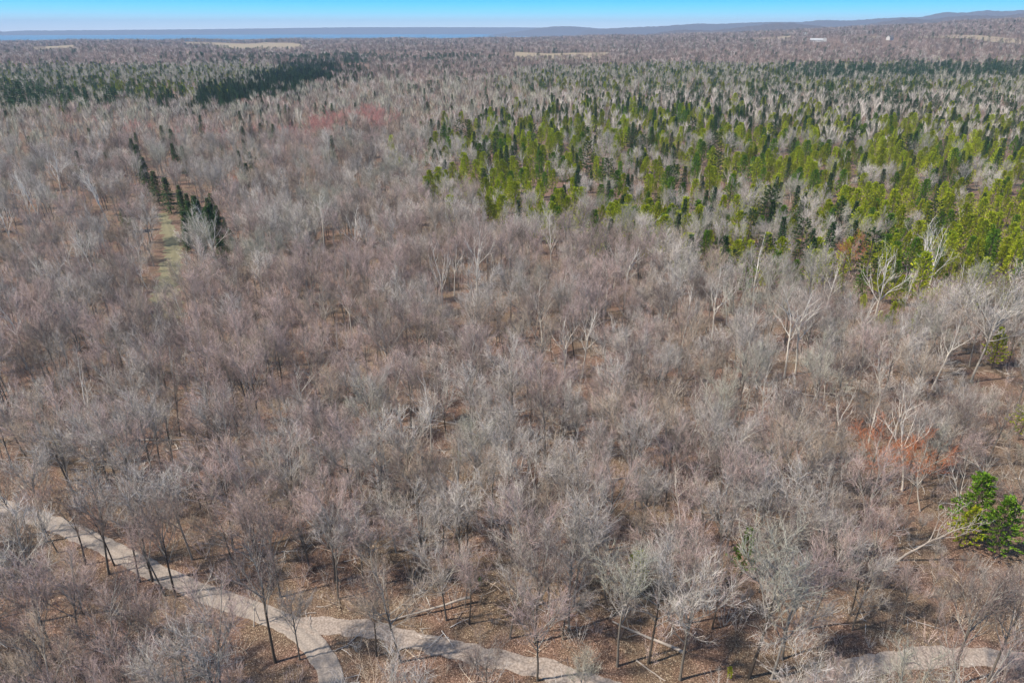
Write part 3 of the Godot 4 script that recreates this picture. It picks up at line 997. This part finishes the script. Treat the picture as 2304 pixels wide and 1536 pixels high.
	for k in cedars.size():
		var q: Array = cedars[k]
		var small: bool = q[2] < 3.0
		var c := tree("cedar_%d" % (k % 4 if k > 2 else [3, 3, 1][k]), "cedar_tree", spot([q[0], q[1], q[2] * (1.0 if k > 2 else 2.6)]), q[2] * 1.1, 11.0, k * 2.1, 0.0)
		if k < 3:
			c.scale *= Vector3(1.25, 0.94, 1.25)
		note(c, "little green cedar" if small else "bright green cedar", "cedar", "cedars")
	var spruces := [[-137.5, -264.1, 11.9], [-126.4, -250, 12.2], [-130.9, -205, 5.6], [-133.7, -205.1, 5.5], [-129, -222.9, 8.1], [-128, -225.4, 9], [-102.5, -220, 11], [-94.7, -209.7, 11.3], [-113.6, -237.3, 9.4], [-150.9, -425.1, 10.3], [-153.3, -416.4, 10.1], [-149.8, -434.3, 10.5], [-73.7, -370.3, 10.2], [-114.1, -297, 9.4], [-106.4, -297.1, 8.5], [-311.5, -536, 11.1], [-125.4, -257.1, 8.3], [-170, -316.7, 13.8], [-149, -279.6, 14.3], [-107, -225.4, 7.5], [-101, -206, 8.5], [-97.5, -214, 10], [-108, -231, 10], [-119, -244, 9], [-99, -201, 6.5], [-104, -213, 9], [-111, -232, 8]]
	for k in 16:   # the dark clump on the right of the grassy path
		var t := along([Vector3(-98, 0, -187), Vector3(-105, 0, -205), Vector3(-116, 0, -226), Vector3(-130, 0, -250)], k / 15.0)
		spruces.append([t.x + rng.randf_range(7.0, 19.0), t.z + rng.randf_range(-4.0, 4.0), rng.randf_range(4.5, 8.5)])
	mark(-131, -257, "the path's dark spruces")
	for k in spruces.size():
		var q: Array = spruces[k]
		var sp := tree("spruce_%d" % (k % 3), "spruce_tree", spot([q[0], q[1], q[2] * 0.6]), q[2] * 1.1, 12.0, k * 2.1, 0.0)
		sp.scale *= Vector3(1.4, 1.0, 1.4)
		note(sp, "dark spruce", "spruce", "dark spruces")
	# places that labels refer to
	for p in [[-60, -74, "the gravel track's left end"], [-40, -64, "the gravel track's straight"], [-9, -55, "the narrow track"], [45, -53, "the lower right track"], [-88, -163, "the grassy path's near end"], [-112, -218, "the grassy path's far end"], [-12, -102, "the middle bare log"], [-58, -96, "the long left log"], [15, -55, "the lower right log"], [-9, -59.5, "the long white log"], [54, -111, "the right hand log"], [-30, -82, "the lower left log"], [-18, -148, "the distant pale log"], [17, -85, "the thin grey log"], [4, -215, "the swamp's front corner"], [60, -178, "the swamp's front edge"], [130, -146, "the swamp's right corner"], [200, -300, "the swamp's heart"], [40, -400, "the swamp's back"], [-40, -320, "the swamp's left edge"], [-280, -700, "the dark conifer grove"], [-200, -340, "the far left woods"], [-75, -120, "the left edge woods"]]:
		mark(p[0], p[1], p[2])


# ------------------------------------------------------------------ the forest

func open_ground(p: Vector2, wide: float) -> bool:
	if p.length() < 130.0:
		for t in tracks:
			if off_line(p, t) < wide:
				return false
		var beyond := p + p.normalized() * 9.5
		if wide > 2.4 and (off_line(beyond, tracks[0]) < 4.2 and p.x < -14.0 or off_line(beyond, tracks[1]) < 3.0 and p.x > -20.0 and (p.x < 12.0 or p.x > 30.0)):
			return false
	if p.length() < 420.0 and p.x < -60.0:
		if off_line(p, trail) < lerpf(5.2, 2.4, clampf((p.length() - 200.0) / 150.0, 0, 1)):
			return false
	if p.length() > 1000.0:
		for c in clearings:
			if Geometry2D.is_point_in_polygon(p, c):
				return false
	if p.length() < 620.0:
		for h in hero_spots:
			if p.distance_squared_to(h[0]) < h[1] * h[1]:
				return false
	return true


func roof_over(p: Vector2) -> float:   # how tall a tree may stand at P before it hides one that shows in the photograph
	var most := 99.0
	if p.length() < 620.0:
		for h in hero_spots:
			var o: Vector2 = p - h[0]
			var to: Vector2 = -h[0].normalized()
			var ahead := o.dot(to)
			if ahead > 0.0 and ahead < h[2] and absf(o.cross(to)) < 0.8 + h[1] * 0.6:
				most = minf(most, 3.5 + ahead * 0.22)
	return most


func shown(p: Vector2, h: float) -> float:   # how large a tree at P shows, or 0 outside the frame
	var y := h * 0.6 - EYE
	var a := deg_to_rad(PITCH)
	var deep := -p.y * cos(a) - y * sin(a)
	var up := (y * cos(a) - p.y * sin(a)) / deep
	if deep < 5.0 or absf(p.x / deep) > 0.755 or absf(up) > 0.505:
		return 0.0
	return h / deep


func plant_forest() -> void:
	var r := RandomNumberGenerator.new()
	r.seed = 77
	var found := {"hard": [], "birch": [], "cedar": [], "spruce": [], "pine": [], "far": [], "far_spruce": [], "brush": [], "sticks": []}
	var bands := [[26.0, 105.0, 4.1], [105.0, 250.0, 4.9], [250.0, 640.0, 6.8], [640.0, 1350.0, 8.0], [1350.0, 3900.0, 12.5]]
	for b in bands:
		var s: float = b[2]
		var reach: float = b[1]
		var gz := int(ceil(reach / s))
		for iz in range(0, gz + 1):
			var half := int((iz * s * 0.80 + 30.0) / s)
			for ix in range(-half, half + 1):
				var p := Vector2((ix + r.randf_range(-0.46, 0.46)) * s, -(iz + r.randf_range(-0.46, 0.46)) * s)
				var d := p.length()
				var u := r.randf()
				var u2 := r.randf()
				var u3 := r.randf()
				if d < b[0] or d >= reach or u3 < 0.05:
					continue
				if not open_ground(p, 2.5):
					continue
				sort_in(p, d, u, u2, r, found)
	# a second, closer set for the planted grove
	for iz in range(0, 160):
		for ix in range(0, 36):
			var p := Vector2(-385.0 + ix * 5.4 + r.randf_range(-1, 1), -548.0 - iz * 5.0 + r.randf_range(-1, 1))
			var gap := lumps.get_noise_2d(p.x * 5.0, p.y * 2.5)
			if within(p, "grove") and gap > -0.25 + r.randf_range(-0.12, 0.12) and r.randf() < 0.85:
				found.spruce.append([p, r.randf_range(7.0, 15.0) * (1.0 + gap * 0.4), r.randf(), r.randf_range(0.8, 1.2)])
	# fallen sticks
	for iz in range(9, 60):
		for ix in range(-60, 61):
			var p := Vector2((ix + r.randf_range(-0.5, 0.5)) * 2.4, -(iz + r.randf_range(-0.5, 0.5)) * 2.4)
			if absf(p.x) < -p.y * 0.8 + 15.0 and r.randf() < 0.4 and open_ground(p, 2.0):
				found.sticks.append([p, 0.7 + 1.1 * r.randf(), r.randf(), 1.0])
	# undergrowth
	for iz in range(9, 90):
		for ix in range(-70, 71):
			var p := Vector2((ix + r.randf_range(-0.5, 0.5)) * 2.6, -(iz + r.randf_range(-0.5, 0.5)) * 2.3)
			if absf(p.x) < -p.y * 0.8 + 20.0 and r.randf() < 0.9 and open_ground(p, 1.7):
				found.brush.append([p, 1.3 + 5.0 * r.randf() * r.randf(), r.randf(), 1.0])
	settle(found)


func sort_in(p: Vector2, d: float, u: float, u2: float, r: RandomNumberGenerator, found: Dictionary) -> void:
	var n := patch.get_noise_2d(p.x, p.y)
	var most := roof_over(p)
	var h := 14.0 * (r.randf_range(0.8, 1.2) if r.randf() < 0.7 else r.randf_range(0.5, 0.8))
	h = minf(h, most * r.randf_range(0.8, 1.0))
	var turn := r.randf()
	var far := d > 640.0
	var soft := "far_spruce" if far else "spruce"
	var hard := "far" if d > 420.0 else "hard"
	var rose := "twig_rose"
	if d < 800.0 and within(p * 1.05, "cedar"):
		var near := 1.0 - smoothstep(330.0, 640.0, d)
		var edge := 0.2 + 0.38 * near + n * 0.75 + 0.16 * near * smoothstep(40.0, 130.0, p.x)
		if u < edge:
			if far:
				found.far_spruce.append([p, h * 0.8, turn, 1.0])
			else:
				found.cedar.append([p, minf(most, 11.5 * r.randf_range(0.55, 1.25)), turn, r.randf_range(0.85, 1.15)])
		elif u < edge + 0.15 - n * 0.15 + 0.16 * (1.0 - near):
			if r.randf() < 0.3 and d < 420.0:
				found.pine.append([p, h * 1.05, turn, 1.0])
			else:
				found[soft].append([p, h * 0.9, turn, 1.0])
		elif u < edge + 0.2 and d < 420.0:
			found.birch.append([p, h * 0.95, turn, 1.0])
		else:
			found[hard].append([p, h * 0.92, turn, "twig_pale" if u2 < 0.75 else "twig_ash"])
		return
	if within(p, "grove"):
		return
	for z in ["dark_1", "dark_2", "dark_3", "dark_4", "dark_5", "dark_6", "dark_7"]:
		if within(p, z) and u < 0.62:
			found[soft].append([p, h * 1.08, turn, 1.0])
			return
	if within(p, "swamp_east") or within(p, "swamp_west"):
		if u < 0.54 + n * 0.3 + lumps.get_noise_2d(p.x * 2.5, p.y * 2.5) * 0.5:
			if u2 < 0.55:
				found.cedar.append([p, h * 0.75, turn, r.randf_range(0.6, 0.9)])
			else:
				found[soft].append([p, h * 0.85, turn, 1.0])
		else:
			found[hard].append([p, h * 0.9, turn, "twig_ash" if u2 < 0.8 else "twig_grey"])
		return
	var tone := "twig_rose"
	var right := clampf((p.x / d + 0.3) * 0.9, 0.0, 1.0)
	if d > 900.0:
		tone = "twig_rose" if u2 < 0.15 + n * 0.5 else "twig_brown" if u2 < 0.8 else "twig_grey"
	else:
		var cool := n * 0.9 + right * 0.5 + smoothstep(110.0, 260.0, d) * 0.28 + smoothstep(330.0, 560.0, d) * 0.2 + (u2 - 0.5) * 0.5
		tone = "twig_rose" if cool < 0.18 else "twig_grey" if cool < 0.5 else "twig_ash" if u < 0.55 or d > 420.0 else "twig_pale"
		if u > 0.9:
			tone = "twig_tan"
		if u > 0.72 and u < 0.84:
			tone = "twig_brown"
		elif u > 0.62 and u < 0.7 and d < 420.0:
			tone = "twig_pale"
	if d > 330.0 and u < 0.045 + maxf(0.0, n) * 0.12 + 0.6 * maxf(0.0, lumps.get_noise_2d(p.x * 2.0 + 300.0, p.y * 2.0) - 0.18) * smoothstep(500.0, 900.0, d):
		found[soft].append([p, h * 0.95, turn, 1.0])
	elif u < 0.035 + 0.05 * clampf(p.x / d + 0.4, 0.0, 1.0) and d < 420.0 and d > 75.0:
		found.birch.append([p, h, turn, 1.0])
	else:
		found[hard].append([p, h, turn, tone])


func settle(found: Dictionary) -> void:
	var wanted := {"hard": 285, "birch": 170, "cedar": 270, "spruce": 150, "pine": 60}
	var called := {"hard": "bare_tree", "birch": "white_birch", "cedar": "cedar_tree", "spruce": "spruce_tree", "pine": "pine_tree"}
	var native := {"hard": 15.0, "birch": 14.0, "cedar": 11.0, "spruce": 12.0, "pine": 15.0}
	var kinds := {"hard": 6, "birch": 4, "cedar": 4, "spruce": 3, "pine": 2}
	for k in wanted:
		for q in found[k]:
			q.append(shown(q[0], q[1]))
		found[k].sort_custom(func(a, b): return a[4] > b[4])
		var rest := []
		for j in found[k].size():
			var q: Array = found[k][j]
			if j >= wanted[k] or q[4] <= 0.0:
				rest.append(q)
				continue
			var v := int(q[2] * 997.0) % int(kinds[k])
			var hue: String = q[3] if k == "hard" else ""
			var bark := ""
			if k == "hard":
				bark = "dark_bark" if int(q[2] * 7919.0) % 3 == 0 else "limb_bark" if hue in ["twig_pale", "twig_ash"] and int(q[2] * 7919.0) % 3 == 1 else ""
			var o := tree("%s_%d" % [k, v], called[k], q[0], q[1], native[k], q[2] * TAU, (q[2] * 31.0 - floor(q[2] * 31.0) - 0.5) * 0.12, hue, bark)
			match k:
				"hard":
					note(o, "%s %s bare tree" % [SHAPES[v], HUES[hue]], "bare tree", "leafless trees of the near wood")
				"birch":
					note(o, "tall white birch" if q[1] > 14.0 else "short white birch", "birch", "white birches")
				"cedar":
					note(o, ["low", "slender", "round", "tall"][clampi(int((q[1] - 7.5) / 1.7), 0, 3)] + " green cedar", "cedar", "cedars")
				"spruce":
					note(o, "tall dark spruce" if q[1] > 12.0 else "low dark spruce", "spruce", "dark spruces")
				"pine":
					note(o, "feathery green pine", "pine", "pines of the swamp")
		found[k] = rest
	mass("bare_woodland", "leafless grey and rosy woods farther off behind the near trees", found.hard, "hard", 6, 15.0)
	mass("birch_woodland", "white birches scattered through the farther woods", found.birch, "birch", 4, 14.0)
	mass("cedar_woodland", "mass of yellow green cedars deep in the swamp", found.cedar, "cedar", 4, 11.0)
	mass("spruce_woodland", "dark spruces of the grove and the swamp", found.spruce, "spruce", 3, 12.0)
	mass("pine_woodland", "scattered pines deep in the swamp", found.pine, "pine", 2, 15.0)
	mass("distant_woodland", "purplish leafless woods stretching to the lake and the hills", found.far, "far", 5, 14.0)
	mass("distant_conifers", "green conifers dotted through the distant woods", found.far_spruce, "far_spruce", 2, 12.0)
	mass("deadfall", "fallen sticks and thin dead branches lying on the leaf litter", found.sticks, "sticks", 3, 1.0)
	mass("brushwood", "thin leafless saplings and brush on the forest floor", found.brush, "brush", 4, 3.0)


func mass(called: String, label: String, list: Array, key: String, variants: int, native: float) -> void:
	if list.is_empty():
		return
	var holder := Node3D.new()
	holder.name = called
	holder.set_meta("kind", "stuff")
	holder.set_meta("label", label)
	add_child(holder)
	var sorted := []
	for k in variants:
		sorted.append([])
	for q in list:
		sorted[int(q[2] * 997.0) % variants].append(q)
	for k in variants:
		if sorted[k].is_empty():
			continue
		var mesh: ArrayMesh
		match key:
			"hard", "birch":
				mesh = mass_mesh("%s_%d" % [key, k], false)
			"cedar":
				mesh = mass_mesh("cedar_%d" % k, true, "cedar_leaf")
			"spruce":
				mesh = mass_mesh("spruce_%d" % k, true, "spruce_leaf")
			"pine":
				mesh = mass_mesh("pine_%d" % k, true, "pine_leaf")
			"far":
				mesh = twig_blob(700 + k, 14.0, 24, 0.03).made(M.wood_any)
			"far_spruce":
				mesh = ArrayMesh.new()
				spruce(720 + k, 12.0, 12, 6, 2, 1.1).crown.into(mesh, M.spruce_leaf)
			"brush":
				mesh = brush(740 + k).made(M.wood_any)
			"sticks":
				mesh = sticks(760 + k).made(M.wood_any)
		var mm := MultiMesh.new()
		mm.transform_format = MultiMesh.TRANSFORM_3D
		mm.use_colors = true
		mm.mesh = mesh
		mm.instance_count = sorted[k].size()
		for j in sorted[k].size():
			var q: Array = sorted[k][j]
			var s: float = q[1] / native
			var p: Vector2 = q[0]
			var b := Basis(Vector3(1, 0, 0), (fmod(q[2] * 53.0, 1.0) - 0.5) * 0.1) * Basis(Vector3.UP, q[2] * TAU * 3.0) * Basis.from_scale(Vector3(s, s * lerpf(0.9, 1.12, fmod(q[2] * 17.0, 1.0)), s))
			if key.begins_with("far") and p.length() > 1350.0:
				b = b * Basis.from_scale(Vector3(1.5, 1.0, 1.5))
			mm.set_instance_transform(j, Transform3D(b, Vector3(p.x, land(p.x, p.y), p.y)))
			var tint := Color.WHITE
			var vary := lerpf(0.72, 1.22, fmod(q[2] * 91.0, 1.0))
			if q[3] is String:
				tint = M[q[3]].albedo_color.srgb_to_linear() * vary
			elif key == "birch":
				tint = M.twig_birch.albedo_color.srgb_to_linear()
			elif key == "sticks":
				tint = M[["twig_grey", "twig_tan", "twig_brown"][int(q[2] * 331.0) % 3]].albedo_color.srgb_to_linear() * vary
			elif key == "brush":
				tint = M[["twig_rose", "twig_grey", "twig_brown", "twig_tan"][int(q[2] * 331.0) % 4]].albedo_color.srgb_to_linear() * vary
			else:
				var f: float = q[3]
				tint = Color(vary * f, vary * f, vary * f)
			tint.a = 1.0
			mm.set_instance_color(j, tint)
		var o := MultiMeshInstance3D.new()
		o.name = "growth"
		o.multimesh = mm
		o.set_meta("kind", "stuff")
		holder.add_child(o, true)


func sticks(sd: int) -> Buf:
	rng.seed = sd
	var b := Buf.new()
	for k in 4:
		var a := rng.randf() * TAU
		var p := Vector3(rng.randf() - 0.5, 0.06, rng.randf() - 0.5) * Vector3(1.4, 1, 1.4)
		var d := Vector3(cos(a), rng.randf_range(-0.02, 0.12), sin(a))
		var pts := path(p, d, rng.randf_range(0.8, 2.4), 3, 0.25, 0.0)
		b.tube(pts, [0.03, 0.024, 0.016, 0.006], 4)
		for j in 3:
			var f := along(pts, rng.randf_range(0.3, 0.9))
			b.spike(f, f + (bend(d, 0.7) + Vector3.UP * 0.1) * rng.randf_range(0.3, 0.9), 0.018)
	return b


func brush(sd: int) -> Buf:
	rng.seed = sd
	var b := Buf.new()
	for k in 7:
		var a := rng.randf() * TAU
		var d := Vector3(cos(a) * 0.35, 1.0, sin(a) * 0.35).normalized()
		var pts := path(Vector3(cos(a), 0, sin(a)) * rng.randf() * 0.5, d, rng.randf_range(1.6, 3.2), 3, 0.2, 0.05)
		b.tube(pts, [0.018, 0.014, 0.01, 0.003], 3)
		for j in 14:
			var u := rng.randf_range(0.25, 1.0)
			var f := along(pts, u)
			var g := (bend(d, rng.randf_range(0.4, 1.1)) + Vector3.UP * 0.2).normalized()
			b.spike(f, f + g * rng.randf_range(0.25, 0.8), 0.008)
	return b


# ------------------------------------------------------------------ fallen logs

func log_between(a: Vector2, b: Vector2, r: float, wood: String, label: String, up_a := 0.0, up_b := 0.0, stubs := 3) -> void:
	var o := Node3D.new()
	o.name = numbered("fallen_log")
	o.position = Vector3(a.x, 0, a.y)
	add_child(o)
	tag(o, label, "log", "fallen logs")
	r *= 0.75
	var p := Vector3(0, r * 0.9 + up_a, 0)
	var q := Vector3(b.x - a.x, r * 0.6 + up_b, b.y - a.y)
	var pts := []
	for k in 7:
		pts.append(p.lerp(q, k / 6.0) + Vector3(rng.randf() - 0.5, 0, rng.randf() - 0.5) * r * (0.0 if k == 0 else 0.9))
	var t := Buf.new()
	t.tube(pts, radii(r, r * 0.45, 7), 8, 0.5)
	t.cap(pts[0], (pts[0] - pts[1]).normalized(), r, 8)
	t.cap(pts[6], (pts[6] - pts[5]).normalized(), r * 0.45, 8)
	part("trunk", t.made(M[wood]), o)
	for k in stubs:
		var s := Buf.new()
		var u := rng.randf_range(0.4, 0.95)
		var f := along(pts, u)
		var d := (bend(heading(pts, u), rng.randf_range(0.5, 0.9)) + Vector3.UP * 0.3).normalized()
		s.tube(path(f, d, rng.randf_range(1.0, 2.6), 4, 0.25, 0.02), radii(r * 0.35, r * 0.06, 5), 5, 0.5)
		part("branch", s.made(M[wood]), o)


func build_logs() -> void:
	rng.seed = 31
	log_between(Vector2(-9.2, -100.9), Vector2(-15.5, -103.1), 0.26, "dead_wood", "bare tan log lying on open leaf litter in the middle of the wood", 0, 0, 0)
	log_between(Vector2(-27.5, -82.9), Vector2(-33.4, -80.2), 0.3, "dead_wood", "thick pale log lying at lower left above the gravel track")
	log_between(Vector2(-4.5, -105), Vector2(2.4, -105.6), 0.22, "birch_bark", "white birch log lying behind the white forked snag")
	log_between(Vector2(-4.9, -60.8), Vector2(-14, -58.1), 0.22, "dead_wood", "long white log with torn roots lying beside the narrow track", 0.9, 0.1, 4)
	log_between(Vector2(18.8, -53.6), Vector2(11.5, -58), 0.27, "dead_wood", "grey log with broken branches at the bottom right", 0, 0, 5)
	log_between(Vector2(-41.3, -85.6), Vector2(-36.6, -87.1), 0.17, "dead_wood", "thin log at left among brown leaves behind the thick pale log")
	log_between(Vector2(-31.5, -78.9), Vector2(-27.4, -74.6), 0.17, "dead_wood", "thin log sloping down to the right at lower left")
	log_between(Vector2(-63.5, -96.1), Vector2(-52.8, -96.3), 0.2, "dead_wood", "long straight log at the left, level with the picture's edge")
	log_between(Vector2(12.7, -85.2), Vector2(21.7, -85.9), 0.18, "dead_wood", "thin grey log right of the white forked snag")
	log_between(Vector2(50.8, -112.8), Vector2(57.6, -110.4), 0.26, "dead_wood", "heap end of a grey log behind the right white birches", 0.3, 0, 4)
	log_between(Vector2(-4.7, -94.9), Vector2(-0.7, -97.9), 0.2, "birch_bark", "short white log sloping up just left of the white forked snag")
	log_between(Vector2(-22.4, -148.8), Vector2(-14.4, -146.4), 0.3, "birch_bark", "pale log under trees in the middle distance")
	log_between(Vector2(-56.7, -84.9), Vector2(-48, -82.8), 0.2, "dead_wood", "thin long log at left above the straight of the gravel track")
	log_between(Vector2(13.4, -52.7), Vector2(16, -50.2), 0.13, "dead_wood", "thin dark stick of a log at the bottom edge right of centre")


# ------------------------------------------------------------------ labels

const NTH := ["nearest", "second nearest", "third nearest", "fourth nearest", "fifth nearest", "sixth nearest", "seventh nearest", "eighth nearest", "ninth nearest", "tenth nearest", "eleventh nearest", "twelfth nearest", "thirteenth nearest", "fourteenth nearest", "fifteenth nearest", "sixteenth nearest", "seventeenth nearest", "eighteenth nearest", "nineteenth nearest", "twentieth nearest", "twenty-first nearest", "twenty-second nearest", "twenty-third nearest", "twenty-fourth nearest", "twenty-fifth nearest", "twenty-sixth nearest", "twenty-seventh nearest"]


func label_all() -> void:
	# every tree is told apart by its look and by where it stands from a thing one can find
	var told := {}
	for e in entries:
		var best := 0
		var near := 1e9
		for k in marks.size():
			var dd: float = e[1].distance_to(marks[k][0])
			if dd < near and dd > 0.6:
				near = dd
				best = k
		var away: Vector2 = e[1] - marks[best][0]
		var out: Vector2 = marks[best][0].normalized()
		var deep := away.dot(out)
		var wide := away.dot(Vector2(-out.y, out.x))
		var back := "behind" if deep > 0 else "in front of"
		var flank := "right of" if wide > 0 else "left of"
		var way: String = back if absf(deep) > absf(wide) * 2.4 else flank if absf(wide) > absf(deep) * 2.4 else "behind and %s" % flank if deep > 0 else "before and %s" % flank
		var key: String = "%s|%s|%d" % [e[2], way, best]
		if not told.has(key):
			told[key] = []
		told[key].append([near, e[0], e[2], way, marks[best][1], e[3], e[4]])
	for key in told:
		var list: Array = told[key]
		list.sort_custom(func(a, b): return a[0] < b[0])
		for k in list.size():
			var q: Array = list[k]
			var which: String = "" if list.size() == 1 else ", " + NTH[mini(k, 26)]
			tag(q[1], "%s%s %s %s" % [q[2], which, q[3], q[4]], q[5], q[6])
